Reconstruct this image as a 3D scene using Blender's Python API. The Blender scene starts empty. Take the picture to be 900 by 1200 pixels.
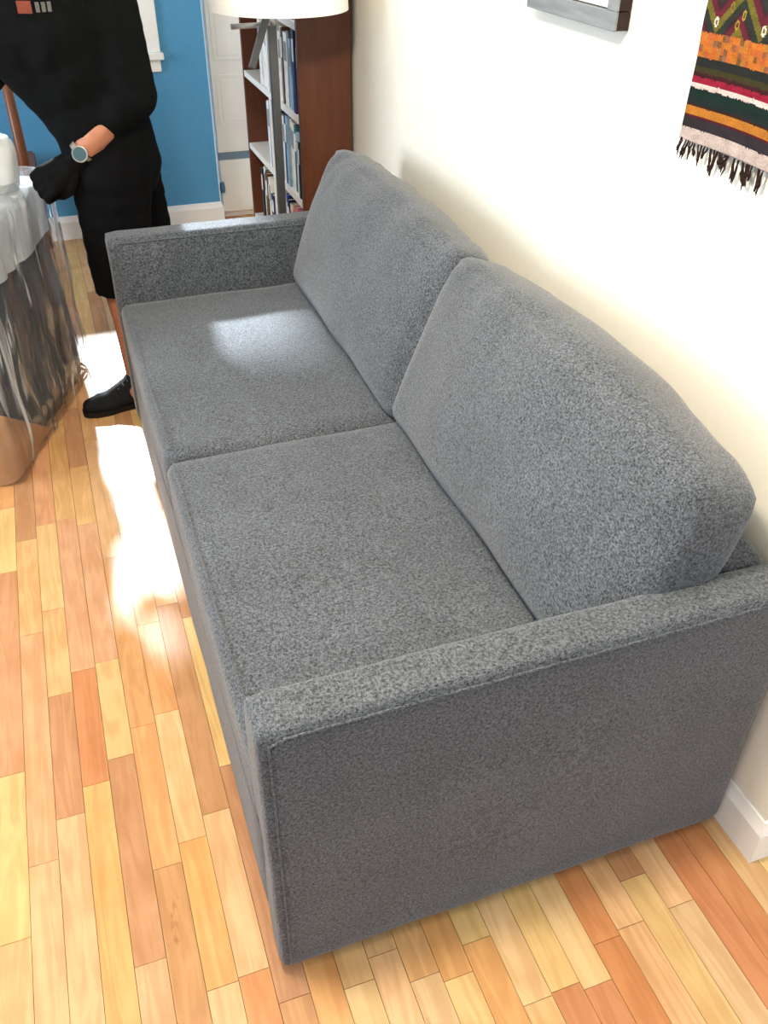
import bpy, bmesh, math, random
from mathutils import Vector, Matrix, noise
PI = math.pi
scene = bpy.context.scene
C = scene.collection

# ------------------------------------------------------------------ camera
CAM = Vector((-0.10077, -0.75283, 1.60116)); YAW, PITCH, ROLL, FPX = -0.35489, 0.64646, 0.01482, 1021.59
def cam_axes():
    cy, sy, cp, sp = math.cos(YAW), math.sin(YAW), math.cos(PITCH), math.sin(PITCH)
    f = Vector((-sy*cp, cy*cp, -sp)); r = Vector((cy, sy, 0)); u = r.cross(f)
    c, s = math.cos(ROLL), math.sin(ROLL)
    return c*r + s*u, -s*r + c*u, f
RX, UX, FX = cam_axes()
cd = bpy.data.cameras.new('camera'); cam = bpy.data.objects.new('camera', cd); C.objects.link(cam)
cd.sensor_fit = 'HORIZONTAL'; cd.sensor_width = 36; cd.lens = FPX/900*36; cd.clip_start = 0.02
cam.matrix_world = Matrix(((RX.x, UX.x, -FX.x, CAM.x), (RX.y, UX.y, -FX.y, CAM.y), (RX.z, UX.z, -FX.z, CAM.z), (0, 0, 0, 1)))
scene.camera = cam

# ------------------------------------------------------------------ world, sun, exposure
w = bpy.data.worlds.new('world'); scene.world = w; w.use_nodes = True
bg = w.node_tree.nodes['Background']; bg.inputs[0].default_value = (0.88, 0.945, 1.0, 1); bg.inputs[1].default_value = 0.95
sd = bpy.data.lights.new('sun', 'SUN'); sun = bpy.data.objects.new('sun', sd); C.objects.link(sun)
sd.energy = 17.0; sd.angle = math.radians(4); sd.color = (0.86, 0.94, 1.0)
sun.rotation_euler = Vector((0.06, -1, -0.70)).to_track_quat('-Z', 'Y').to_euler()
ad_ = bpy.data.lights.new('added_fill_light', 'AREA'); al = bpy.data.objects.new('added_fill_light', ad_); C.objects.link(al)   # added fill light, outside an added window in the unseen left wall
ad_.shape = 'RECTANGLE'; ad_.size = 1.9; ad_.size_y = 1.5; ad_.energy = 120; ad_.color = (.84, .93, 1.0)
al.location = (-3.42, 1.9, 1.5); al.rotation_euler = Vector((1, 0, 0)).to_track_quat('-Z', 'Z').to_euler()
vs = scene.view_settings
vs.view_transform = 'Standard'; vs.look = 'None'; vs.exposure = 0.2; vs.gamma = 1.0; vs.use_curve_mapping = False

# ------------------------------------------------------------------ helpers
def lin(c):
    return tuple((x/255/12.92 if x/255 <= .04045 else ((x/255+.055)/1.055)**2.4) for x in c) + (1,)
def mat(name, rgb, rough=.6, spec=.4, metal=0, emit=None, estr=0, coat=0):
    m = bpy.data.materials.new(name); m.use_nodes = True
    b = m.node_tree.nodes['Principled BSDF']
    b.inputs['Base Color'].default_value = lin(rgb); b.inputs['Roughness'].default_value = rough
    b.inputs['Specular IOR Level'].default_value = spec; b.inputs['Metallic'].default_value = metal
    b.inputs['Coat Weight'].default_value = coat
    if emit: b.inputs['Emission Color'].default_value = lin(emit); b.inputs['Emission Strength'].default_value = estr
    return m
def nd(m, t, **kw):
    n = m.node_tree.nodes.new(t)
    for k, v in kw.items(): setattr(n, k, v)
    return n
def lk(m, a, b): m.node_tree.links.new(a, b)
def noisy(m, scale, lo, hi, vec_scale=(1, 1, 1), detail=4, bump=0, coord='Object', rough=.55):
    """base colour = its own colour times a noise between lo and hi, optional bump"""
    b = m.node_tree.nodes['Principled BSDF']; col = tuple(b.inputs['Base Color'].default_value)
    tc = nd(m, 'ShaderNodeTexCoord'); mp = nd(m, 'ShaderNodeMapping'); mp.inputs['Scale'].default_value = vec_scale
    nz = nd(m, 'ShaderNodeTexNoise'); nz.inputs['Scale'].default_value = scale; nz.inputs['Detail'].default_value = detail; nz.inputs['Roughness'].default_value = rough
    mr = nd(m, 'ShaderNodeMapRange'); mr.inputs[1].default_value = .3; mr.inputs[2].default_value = .7; mr.inputs[3].default_value = lo; mr.inputs[4].default_value = hi
    mx = nd(m, 'ShaderNodeMix', data_type='RGBA', blend_type='MULTIPLY'); mx.inputs[0].default_value = 1; mx.inputs[6].default_value = col
    lk(m, tc.outputs[coord], mp.inputs[0]); lk(m, mp.outputs[0], nz.inputs['Vector']); lk(m, nz.outputs[0], mr.inputs[0])
    lk(m, mr.outputs[0], mx.inputs[7]); lk(m, mx.outputs[2], b.inputs['Base Color'])
    if bump:
        bp = nd(m, 'ShaderNodeBump'); bp.inputs['Strength'].default_value = bump; bp.inputs['Distance'].default_value = .002
        lk(m, nz.outputs[0], bp.inputs['Height']); lk(m, bp.outputs[0], b.inputs['Normal'])
    return m

def obj(name, bm, m=None, parent=None, smooth=False):
    me = bpy.data.meshes.new(name); bm.normal_update(); bm.to_mesh(me); bm.free()
    if smooth:
        for p in me.polygons: p.use_smooth = True
    o = bpy.data.objects.new(name, me); C.objects.link(o)
    if m is not None:
        for mm in (m if isinstance(m, (list, tuple)) else [m]): me.materials.append(mm)
    if parent: o.parent = parent; o.matrix_parent_inverse = Matrix.Translation(-parent.location) if not any(parent.rotation_euler) else parent.matrix_basis.inverted()
    return o
def thing(name, label, cat, loc=(0, 0, 0), group=None):
    o = bpy.data.objects.new(name, None); C.objects.link(o); o.location = loc; o.empty_display_size = .1
    o['label'] = label; o['category'] = cat
    if group: o['group'] = group
    return o
def tag(o, label, cat, group=None):
    o['label'] = label; o['category'] = cat
    if group: o['group'] = group
    return o
def struct(o): o['kind'] = 'structure'; return o

def add_box(bm, lo, hi, bevel=0, seg=2, mi=0):
    r = bmesh.ops.create_cube(bm, size=1); vs_ = r['verts']
    for v in vs_:
        v.co = Vector([lo[i] + (v.co[i] + .5)*(hi[i]-lo[i]) for i in range(3)])
    fs = list({f for v in vs_ for f in v.link_faces})
    for f in fs: f.material_index = mi
    if bevel:
        es = list({e for v in vs_ for e in v.link_edges})
        bmesh.ops.bevel(bm, geom=es, offset=bevel, segments=seg, affect='EDGES', profile=.5)
    return bm
def box(lo, hi, bevel=0, seg=2): return add_box(bmesh.new(), lo, hi, bevel, seg)
def add_tube(bm, pts, rad, n=10, cap=True, squash=None):
    """tube through pts; rad a number or one per point"""
    pts = [Vector(p) for p in pts]; rs = rad if isinstance(rad, (list, tuple)) else [rad]*len(pts)
    rings = []; prev = None
    for i, p in enumerate(pts):
        t = (pts[min(i+1, len(pts)-1)] - pts[max(i-1, 0)]).normalized()
        if prev is None:
            a = t.cross(Vector((0, 0, 1))) if abs(t.z) < .95 else t.cross(Vector((1, 0, 0)))
        else: a = prev - t*prev.dot(t)
        a.normalize(); prev = a; b = t.cross(a)
        rings.append([bm.verts.new(p + (a*math.cos(2*PI*k/n) + b*math.sin(2*PI*k/n))*rs[i]) for k in range(n)])
    for i in range(len(rings)-1):
        for k in range(n): bm.faces.new((rings[i][k], rings[i][(k+1) % n], rings[i+1][(k+1) % n], rings[i+1][k]))
    if cap:
        bm.faces.new(list(reversed(rings[0]))); bm.faces.new(rings[-1])
    return bm
def add_lathe(bm, c, prof, n=32):
    """revolve (r, z) pairs about the vertical through c"""
    c = Vector(c); rings = []
    for r, z in prof: rings.append([bm.verts.new(c + Vector((max(r, 1e-4)*math.cos(2*PI*k/n), max(r, 1e-4)*math.sin(2*PI*k/n), z))) for k in range(n)])
    for i in range(len(rings)-1):
        for k in range(n): bm.faces.new((rings[i][k], rings[i][(k+1) % n], rings[i+1][(k+1) % n], rings[i+1][k]))
    return bm
def cushion(size, rad, puff, n=(24, 24, 10), wrinkle=0, seed=0, wscale=5, ear=0):
    """rounded box centred at 0 with its z faces puffed out"""
    bm = bmesh.new(); hx, hy, hz = [s/2 for s in size]
    bmesh.ops.create_cube(bm, size=2)
    grid = {}
    bm.clear()
    def vert(i, j, k):
        key = (i, j, k)
        if key in grid: return grid[key]
        u, v, t = 2*i/n[0]-1, 2*j/n[1]-1, 2*k/n[2]-1
        p = Vector((u*hx, v*hy, t*hz))
        q = Vector((max(-hx+rad, min(hx-rad, p.x)), max(-hy+rad, min(hy-rad, p.y)), max(-hz+rad, min(hz-rad, p.z))))
        d = p - q
        if d.length > 1e-9:
            nz = sum(1 for c in d if abs(c) > 1e-9)
            m = max(abs(c) for c in d)
            p = q + d.normalized()*m if nz > 1 else p
        b = (1 - abs(u)**2.6)*(1 - abs(v)**2.6)
        p.z += puff*b*t
        g = ear*abs(u)**8*abs(v)**8
        p.x += math.copysign(g, u); p.y += math.copysign(g, v)
        e = puff*.35*(1-t*t)
        p.x += e*(1-v*v)*u; p.y += e*(1-u*u)*v
        if wrinkle:
            s = Vector((seed*7.3, seed*3.1, 0))
            p += Vector((0, 0, 1 if t > 0 else -1))*wrinkle*(noise.noise(Vector((p.x*wscale, p.y*wscale*.8, p.z*wscale)) + s))
            p += Vector((noise.noise(p*4+s), noise.noise(p*4+s*2), 0))*wrinkle*.5
        grid[key] = bm.verts.new(p); return grid[key]
    def face(a, b, c, d):
        bm.faces.new((a, b, c, d))
    N, M, K = n
    for i in range(N):
        for j in range(M):
            face(vert(i, j, K), vert(i+1, j, K), vert(i+1, j+1, K), vert(i, j+1, K))
            face(vert(i, j, 0), vert(i, j+1, 0), vert(i+1, j+1, 0), vert(i+1, j, 0))
    for i in range(N):
        for k in range(K):
            face(vert(i, 0, k), vert(i+1, 0, k), vert(i+1, 0, k+1), vert(i, 0, k+1))
            face(vert(i, M, k), vert(i, M, k+1), vert(i+1, M, k+1), vert(i+1, M, k))
    for j in range(M):
        for k in range(K):
            face(vert(0, j, k), vert(0, j, k+1), vert(0, j+1, k+1), vert(0, j+1, k))
            face(vert(N, j, k), vert(N, j+1, k), vert(N, j+1, k+1), vert(N, j, k+1))
    return bm
def xform(bm, M): bmesh.ops.transform(bm, matrix=M, verts=bm.verts); return bm
def remeshed(name, caps, voxel, m, parent, smooth_it=3, keep=None):
    """one continuous surface grown round tapered limbs: caps = list of (points, radii[, squash])"""
    bm = bmesh.new()
    for c in caps:
        pts, rs = [Vector(q) for q in c[0]], c[1]
        for i in range(len(pts)-1):
            steps = max(2, int((pts[i+1]-pts[i]).length/(min(rs[i], rs[i+1])*.5)))
            for s in range(steps+1):
                t = s/steps; p = pts[i].lerp(pts[i+1], t); r = rs[i]*(1-t)+rs[i+1]*t
                sq = c[2] if len(c) > 2 else (1, 1, 1)
                bmesh.ops.create_icosphere(bm, subdivisions=2, radius=r, matrix=Matrix.Translation(p) @ Matrix.Diagonal((*sq, 1)))
    me = bpy.data.meshes.new(name); bm.to_mesh(me); bm.free()
    t = bpy.data.objects.new(name+'_tmp', me); C.objects.link(t)
    r = t.modifiers.new('r', 'REMESH'); r.mode = 'VOXEL'; r.voxel_size = voxel
    s = t.modifiers.new('s', 'SMOOTH'); s.factor = .5; s.iterations = smooth_it
    dg = bpy.context.evaluated_depsgraph_get(); dg.update()
    me2 = bpy.data.meshes.new_from_object(t.evaluated_get(dg)); bpy.data.objects.remove(t)
    me2.name = name; me2.materials.clear(); me2.materials.append(m)
    bm = bmesh.new(); bm.from_mesh(me2); bpy.data.meshes.remove(me2)
    if keep:
        bmesh.ops.delete(bm, geom=[v for v in bm.verts if not keep(v.co)], context='VERTS')
    return obj(name, bm, m, parent, smooth=True)

# ------------------------------------------------------------------ materials
M = {}
M['wall'] = noisy(mat('cream_wall_paint', (240, 237, 226), .75, .25), 60, .97, 1.0, bump=.05)
M['blue'] = noisy(mat('blue_wall_paint', (84, 152, 196), .7, .3), 50, .95, 1.03, bump=.05)
M['white'] = mat('white_trim_paint', (244, 243, 240), .4, .4)
M['ceil'] = noisy(mat('ceiling_paint', (240, 238, 232), .85, .2), 40, .97, 1)
M['subfloor'] = mat('dark_subfloor', (70, 42, 22), .9, .1)

def plank_mat(name, attr):
    m = bpy.data.materials.new(name); m.use_nodes = True; b = m.node_tree.nodes['Principled BSDF']
    if attr: src = nd(m, 'ShaderNodeAttribute', attribute_name='tone').outputs['Color']; rnd = nd(m, 'ShaderNodeAttribute', attribute_name='seed').outputs['Fac']
    else:
        oi = nd(m, 'ShaderNodeObjectInfo'); src = oi.outputs['Color']; rnd = oi.outputs['Random']
    geo = nd(m, 'ShaderNodeNewGeometry'); off = nd(m, 'ShaderNodeMath', operation='MULTIPLY'); off.inputs[1].default_value = 37.0
    lk(m, rnd, off.inputs[0])
    cx = nd(m, 'ShaderNodeCombineXYZ'); lk(m, off.outputs[0], cx.inputs[0]); lk(m, off.outputs[0], cx.inputs[1]); lk(m, off.outputs[0], cx.inputs[2])
    ad = nd(m, 'ShaderNodeVectorMath', operation='ADD'); lk(m, geo.outputs['Position'], ad.inputs[0]); lk(m, cx.outputs[0], ad.inputs[1])
    mp = nd(m, 'ShaderNodeMapping'); mp.inputs['Scale'].default_value = (1, .10, 1); lk(m, ad.outputs[0], mp.inputs[0])
    n1 = nd(m, 'ShaderNodeTexNoise'); n1.inputs['Scale'].default_value = 26; n1.inputs['Detail'].default_value = 3; n1.inputs['Distortion'].default_value = .6; lk(m, mp.outputs[0], n1.inputs['Vector'])
    # cathedral grain: bands of the stretched noise
    mu = nd(m, 'ShaderNodeMath', operation='MULTIPLY'); mu.inputs[1].default_value = 26; lk(m, n1.outputs[0], mu.inputs[0])
    si = nd(m, 'ShaderNodeMath', operation='SINE'); lk(m, mu.outputs[0], si.inputs[0])
    r1 = nd(m, 'ShaderNodeMapRange'); r1.inputs[1].default_value = -1; r1.inputs[2].default_value = 1; r1.inputs[3].default_value = .86; r1.inputs[4].default_value = 1.05; lk(m, si.outputs[0], r1.inputs[0])
    n2 = nd(m, 'ShaderNodeTexNoise'); n2.inputs['Scale'].default_value = 9; n2.inputs['Detail'].default_value = 5; lk(m, ad.outputs[0], n2.inputs['Vector'])
    r2 = nd(m, 'ShaderNodeMapRange'); r2.inputs[1].default_value = .3; r2.inputs[2].default_value = .7; r2.inputs[3].default_value = .86; r2.inputs[4].default_value = 1.08; lk(m, n2.outputs[0], r2.inputs[0])
    # knots and mineral streaks
    mp3 = nd(m, 'ShaderNodeMapping'); mp3.inputs['Scale'].default_value = (1, .28, 1); lk(m, ad.outputs[0], mp3.inputs[0])
    n3 = nd(m, 'ShaderNodeTexNoise'); n3.inputs['Scale'].default_value = 17; n3.inputs['Detail'].default_value = 6; n3.inputs['Roughness'].default_value = .62; lk(m, mp3.outputs[0], n3.inputs['Vector'])
    r3 = nd(m, 'ShaderNodeMapRange'); r3.inputs[1].default_value = .67; r3.inputs[2].default_value = .74; r3.inputs[3].default_value = 1; r3.inputs[4].default_value = .45; lk(m, n3.outputs[0], r3.inputs[0])
    p1 = nd(m, 'ShaderNodeMath', operation='MULTIPLY'); lk(m, r1.outputs[0], p1.inputs[0]); lk(m, r2.outputs[0], p1.inputs[1])
    p2 = nd(m, 'ShaderNodeMath', operation='MULTIPLY'); lk(m, p1.outputs[0], p2.inputs[0]); lk(m, r3.outputs[0], p2.inputs[1])
    g = nd(m, 'ShaderNodeGamma'); g.inputs[0].default_value = (1, 1, 1, 1)
    # darker grain also turns redder
    cr = nd(m, 'ShaderNodeCombineColor'); 
    pr = nd(m, 'ShaderNodeMath', operation='POWER'); pr.inputs[1].default_value = .7; lk(m, p2.outputs[0], pr.inputs[0])
    pb = nd(m, 'ShaderNodeMath', operation='POWER'); pb.inputs[1].default_value = 1.35; lk(m, p2.outputs[0], pb.inputs[0])
    lk(m, pr.outputs[0], cr.inputs[0]); lk(m, p2.outputs[0], cr.inputs[1]); lk(m, pb.outputs[0], cr.inputs[2])
    mx = nd(m, 'ShaderNodeMix', data_type='RGBA', blend_type='MULTIPLY'); mx.inputs[0].default_value = 1
    lk(m, src, mx.inputs[6]); lk(m, cr.outputs[0], mx.inputs[7]); lk(m, mx.outputs[2], b.inputs['Base Color'])
    b.inputs['Roughness'].default_value = .34; b.inputs['Specular IOR Level'].default_value = .35
    m.node_tree.nodes.remove(g)
    return m
M['plank'] = plank_mat('oak_strip', False); M['plank_far'] = plank_mat('oak_strip_joined', True)

def fabric(name, rgb, lo=.55, hi=1.5, axis=None):
    """woven upholstery: two crossed thread directions with light and dark flecks, world-size"""
    m = bpy.data.materials.new(name); m.use_nodes = True; b = m.node_tree.nodes['Principled BSDF']
    tc = nd(m, 'ShaderNodeTexCoord'); col = lin(rgb)
    outs = []
    for sc in ((640, 190, 190), (190, 640, 190), (190, 190, 640)):
        mp = nd(m, 'ShaderNodeMapping'); mp.inputs['Scale'].default_value = sc; lk(m, tc.outputs['Object'], mp.inputs[0])
        nz = nd(m, 'ShaderNodeTexNoise'); nz.inputs['Scale'].default_value = 1; nz.inputs['Detail'].default_value = 2; lk(m, mp.outputs[0], nz.inputs['Vector']); outs.append(nz.outputs[0])
    s1 = nd(m, 'ShaderNodeMath', operation='ADD'); lk(m, outs[0], s1.inputs[0]); lk(m, outs[1], s1.inputs[1])
    s2 = nd(m, 'ShaderNodeMath', operation='ADD'); lk(m, s1.outputs[0], s2.inputs[0]); lk(m, outs[2], s2.inputs[1])
    mr = nd(m, 'ShaderNodeMapRange'); mr.inputs[1].default_value = 1.2; mr.inputs[2].default_value = 1.8; mr.inputs[3].default_value = lo; mr.inputs[4].default_value = hi; lk(m, s2.outputs[0], mr.inputs[0])
    big = nd(m, 'ShaderNodeTexNoise'); big.inputs['Scale'].default_value = 7; big.inputs['Detail'].default_value = 4; lk(m, tc.outputs['Object'], big.inputs['Vector'])
    br = nd(m, 'ShaderNodeMapRange'); br.inputs[1].default_value = .3; br.inputs[2].default_value = .7; br.inputs[3].default_value = .88; br.inputs[4].default_value = 1.1; lk(m, big.outputs[0], br.inputs[0])
    pm = nd(m, 'ShaderNodeMath', operation='MULTIPLY'); lk(m, mr.outputs[0], pm.inputs[0]); lk(m, br.outputs[0], pm.inputs[1])
    mx = nd(m, 'ShaderNodeMix', data_type='RGBA', blend_type='MULTIPLY'); mx.inputs[0].default_value = 1; mx.inputs[6].default_value = col
    lk(m, pm.outputs[0], mx.inputs[7]); lk(m, mx.outputs[2], b.inputs['Base Color'])
    bp = nd(m, 'ShaderNodeBump'); bp.inputs['Strength'].default_value = .5; bp.inputs['Distance'].default_value = .0015; lk(m, s2.outputs[0], bp.inputs['Height']); lk(m, bp.outputs[0], b.inputs['Normal'])
    b.inputs['Roughness'].default_value = .85; b.inputs['Specular IOR Level'].default_value = .25
    b.inputs['Sheen Weight'].default_value = .25; b.inputs['Sheen Roughness'].default_value = .5
    return m
M['sofa'] = fabric('charcoal_woven_fabric', (74, 79, 86), .18, 2.0)
M['seam'] = mat('charcoal_seam', (62, 62, 64), .9, .2)
M['foot'] = mat('black_plastic', (18, 17, 17), .6, .3)

# ------------------------------------------------------------------ the setting
WX = .945          # face of the right wall
BY = 3.96          # face of the blue wall
ZC = 2.5
o = struct(obj('wall_right', box((WX, -.082, 0), (1.25, 4.6, ZC)), M['wall']))
bm = bmesh.new()   # back wall with the window opening
WX0, WX1, WZ0, WZ1 = -.35, .40, .84, 2.32
for lo, hi in (((-3.2, BY, 0), (WX0, BY+.14, ZC)), ((WX1, BY, 0), (.69, BY+.14, ZC)), ((WX0, BY, 0), (WX1, BY+.14, WZ0)), ((WX0, BY, WZ1), (WX1, BY+.14, ZC))): add_box(bm, lo, hi)
struct(obj('wall_back', bm, M['blue']))
struct(obj('wall_alcove', box((.55, 4.42, 0), (.944, 4.52, ZC)), M['white']))
struct(obj('ceiling', box((-3.2, -1.6, ZC), (1.6, BY+.14, ZC+.1)), M['ceil']))
bm = bmesh.new()   # unseen left wall; its wide window is added to let the fill light in
for lo, hi in (((-3.32, -1.6, 0), (-3.2, .95, ZC)), ((-3.32, 2.85, 0), (-3.2, BY+.14, ZC)), ((-3.32, .95, 0), (-3.2, 2.85, .75)), ((-3.32, .95, 2.25), (-3.2, 2.85, ZC))): add_box(bm, lo, hi)
struct(obj('wall_left', bm, M['blue']))
bm = bmesh.new()
for lo, hi in (((-3.2, .87, .67), (-3.18, .95, 2.33)), ((-3.2, 2.85, .67), (-3.18, 2.93, 2.33)), ((-3.2, .95, .67), (-3.18, 2.85, .75)), ((-3.2, .95, 2.25), (-3.18, 2.85, 2.33))): add_box(bm, lo, hi)
struct(obj('added_window', bm, M['white']))  # unseen window trim, added round the fill light's opening
def baseboard(name, pts, h=.115, t=.014):
    """moulded skirting along a polyline of floor points, board on the left of travel"""
    prof = [(0, 0), (t, 0), (t, h-.028), (t*.55, h-.012), (t*.3, h), (0, h)]
    bm = bmesh.new(); rings = []
    for i, p in enumerate(pts):
        p = Vector((*p, 0)); d0 = (p - Vector((*pts[i-1], 0))).normalized() if i else None
        d1 = (Vector((*pts[i+1], 0)) - p).normalized() if i < len(pts)-1 else None
        n0 = Vector((-d0.y, d0.x, 0)) if d0 else None; n1 = Vector((-d1.y, d1.x, 0)) if d1 else None
        n = n0 or n1
        if n0 and n1: n = (n0+n1); n = n/(n.dot(n0))
        rings.append([bm.verts.new(p + n*a + Vector((0, 0, z))) for a, z in prof])
    for a, b in zip(rings, rings[1:]):
        for k in range(len(prof)): bm.faces.new((a[k], b[k], b[(k+1) % len(prof)], a[(k+1) % len(prof)]))
    bm.faces.new(rings[0]); bm.faces.new(list(reversed(rings[-1])))
    bmesh.ops.recalc_face_normals(bm, faces=bm.faces)
    return struct(obj(name, bm, M['white']))
baseboard('baseboard_right', [(1.25, -.082), (WX, -.082), (WX, 2.415)])
baseboard('baseboard_back', [(.69, BY+.07), (.69, BY), (-3.2, BY)])

# window in the blue wall
win = thing('window_1', 'w', 'window', ((WX0+WX1)/2, BY, WZ0)); del win['label']; del win['category']; struct(win)
def frame_bm(x0, x1, z0, z1, t, y0, y1):
    bm = bmesh.new()
    add_box(bm, (x0, y0, z0), (x0+t, y1, z1)); add_box(bm, (x1-t, y0, z0), (x1, y1, z1))
    add_box(bm, (x0+t, y0, z0), (x1-t, y1, z0+t)); add_box(bm, (x0+t, y0, z1-t), (x1-t, y1, z1)); return bm
obj('window_frame', frame_bm(WX0+.001, WX1-.001, WZ0+.001, WZ1-.001, .045, BY+.04, BY+.10), M['white'], win)
bm = bmesh.new()
add_box(bm, (WX0-.075, BY-.02, WZ0), (WX0, BY-.001, WZ1), .003); add_box(bm, (WX1, BY-.02, WZ0), (WX1+.075, BY-.001, WZ1), .003); add_box(bm, (WX0-.075, BY-.022, WZ1), (WX1+.075, BY-.001, WZ1+.08), .003)
obj('window_casing', bm, M['white'], win)
obj('window_sill', box((WX0-.085, BY-.05, WZ0-.03), (WX1+.085, BY-.001, WZ0), .004), M['white'], win)
obj('window_apron', box((WX0-.07, BY-.018, WZ0-.085), (WX1+.07, BY-.001, WZ0-.03), .003), M['white'], win)
gl = bpy.data.materials.new('window_glass'); gl.use_nodes = True; gl.node_tree.nodes.clear()
out = nd(gl, 'ShaderNodeOutputMaterial'); tr = nd(gl, 'ShaderNodeBsdfTransparent'); gs = nd(gl, 'ShaderNodeBsdfGlossy'); gs.inputs['Roughness'].default_value = .02
mxs = nd(gl, 'ShaderNodeMixShader'); mxs.inputs[0].default_value = .05; lk(gl, tr.outputs[0], mxs.inputs[1]); lk(gl, gs.outputs[0], mxs.inputs[2]); lk(gl, mxs.outputs[0], out.inputs[0])
obj('pane', box((WX0+.047, BY+.068, WZ0+.047), (WX1-.047, BY+.073, WZ1-.047)), gl, win)

# ------------------------------------------------------------------ strip floor, plank by plank
floor = struct(obj('floor', box((-3.2, -1.6, -.06), (2.4, 4.72, -.012)), M['subfloor']))
SW = .0572; PH = -.0195; X0, X1, Y0, Y1 = -1.35, 2.0, -1.55, 4.6
def floor_hit(px, py):
    d = RX*((px-450)/FPX) - UX*((py-600)/FPX) + FX; s = -CAM.z/d.z; return CAM + d*s
def pj(P):
    v = Vector(P) - CAM; z = v.dot(FX); return 450 + FPX*v.dot(RX)/z, 600 - FPX*v.dot(UX)/z, z
def sidx(x): return math.floor((x-PH)/SW)
TONE = dict(yel=(246, 214, 138), lyel=(250, 224, 158), tan=(236, 186, 122), org=(230, 164, 92), pink=(226, 164, 120), brn=(186, 130, 82), red=(208, 122, 66), ltan=(242, 200, 140))
for k_ in TONE: TONE[k_] = tuple((a*.55+b*.45)*f for a, b, f in zip(TONE[k_], (230, 184, 142), (.90, .89, .88)))
def c1(x, y): return x*.2667, 560+y*.2667
def c2(x, y): return x*.3556, 800+y*.3556
def c3(x, y): return 380+x*.289, 980+y*.289
def c4(x, y): return 640+x*.289, 960+y*.289
JOINTS = [c1(35, 415), c1(115, 275), c1(225, 580), c1(290, 180), c1(205, 205), c1(385, 840), c1(465, 805), c1(650, 640), c1(745, 555), c1(125, 690),
          c2(195, 40), c2(30, 305), c2(395, 245), c2(310, 335), c2(215, 445), c2(475, 140), c2(555, 95), c2(640, 515), c2(710, 425), c2(550, 605), c2(30, 860),
          c3(265, 465), c3(595, 550), c3(665, 405), c4(160, 690), c4(195, 510), c4(290, 450), c4(310, 250)]
TONES = [(c1(35, 600), 'pink'), (c1(35, 300), 'yel'), (c1(110, 150), 'brn'), (c1(115, 450), 'tan'), (c1(240, 100), 'tan'), (c1(220, 480), 'yel'), (c1(225, 750), 'tan'), (c1(310, 330), 'pink'), (c1(330, 650), 'tan'),
         (c1(430, 600), 'pink'), (c1(460, 850), 'yel'), (c1(640, 780), 'org'), (c1(760, 650), 'brn'), (c1(830, 800), 'org'),
         (c2(25, 150), 'pink'), (c2(30, 400), 'yel'), (c2(110, 300), 'pink'), (c2(200, 250), 'brn'), (c2(290, 150), 'red'), (c2(380, 130), 'lyel'), (c2(320, 500), 'org'), (c2(410, 400), 'brn'), (c2(220, 550), 'ltan'),
         (c2(500, 350), 'org'), (c2(600, 300), 'ltan'), (c2(680, 250), 'org'), (c2(640, 620), 'org'), (c2(740, 530), 'ltan'), (c2(560, 640), 'brn'), (c2(30, 550), 'lyel'),
         (c3(60, 580), 'org'), (c3(200, 600), 'yel'), (c3(370, 600), 'lyel'), (c3(480, 500), 'org'), (c3(540, 430), 'red'), (c3(640, 330), 'yel'), (c3(600, 630), 'yel'), (c3(740, 530), 'lyel'), (c3(760, 400), 'tan'), (c3(850, 300), 'yel'),
         (c4(60, 400), 'lyel'), (c4(20, 550), 'org'), (c4(150, 750), 'red'), (c4(130, 400), 'tan'), (c4(300, 650), 'red'), (c4(350, 600), 'lyel'), (c4(450, 300), 'yel'), (c4(450, 500), 'tan'), (c4(640, 400), 'lyel'), (c4(700, 650), 'lyel'), (c4(720, 370), 'red'), (c4(850, 150), 'lyel'), (c4(600, 100), 'red')]
rng = random.Random(11)
jd, td = {}, {}
for q in JOINTS: h = floor_hit(*q); jd.setdefault(sidx(h.x), []).append(h.y)
for q, t in TONES: h = floor_hit(*q); td.setdefault(sidx(h.x), []).append((h.y, t))
def blocked(P):
    lo, hi = (0, 0, 0), (.93, 2.057, .64); d = Vector(P)-CAM; t0, t1 = 0, .999
    for i in range(3):
        if abs(d[i]) < 1e-9: continue
        a, b = (lo[i]-CAM[i])/d[i], (hi[i]-CAM[i])/d[i]
        if a > b: a, b = b, a
        t0, t1 = max(t0, a), min(t1, b)
    return t0 < t1
planks = []
for k in range(sidx(X0), sidx(X1)+1):
    ys = sorted(jd.get(k, [])); cuts = list(ys)
    y = (ys[0] if ys else rng.uniform(1, 2))
    while y > Y0: y -= rng.uniform(.3, .75); cuts.append(max(y, Y0))
    y = (ys[-1] if ys else max(cuts)+.0)
    if not ys: y = cuts[0]+rng.uniform(.3, .7); cuts.append(y)
    while y < Y1: y += rng.uniform(.3, .75); cuts.append(min(y, Y1))
    cuts = sorted(set(cuts)); full = [cuts[0]]
    for a, b in zip(cuts, cuts[1:]):
        if b-a > 1.0: full.append(a + (b-a)*rng.uniform(.4, .6))
        full.append(b)
    cuts = full
    for a, b in zip(cuts, cuts[1:]):
        t = [tt for yy, tt in td.get(k, []) if a <= yy < b]
        t = t[0] if t else rng.choice(['yel', 'tan', 'tan', 'org', 'org', 'pink', 'brn', 'ltan', 'red', 'ltan'])
        vis = 0
        for u in (.1, .3, .5, .7, .9):
            for s in (.2, .8):
                P = Vector((PH+(k+s)*SW, a+(b-a)*u, 0)); x, yv, z = pj(P)
                if z > 0 and -8 < x < 908 and -8 < yv < 1208 and not blocked(P): vis += 1
        planks.append((vis*(b-a)/max(.2, (Vector((PH+k*SW, (a+b)/2, 0))-CAM).length)**2, k, a, b, t))
planks.sort(reverse=True, key=lambda q: q[0])
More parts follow.
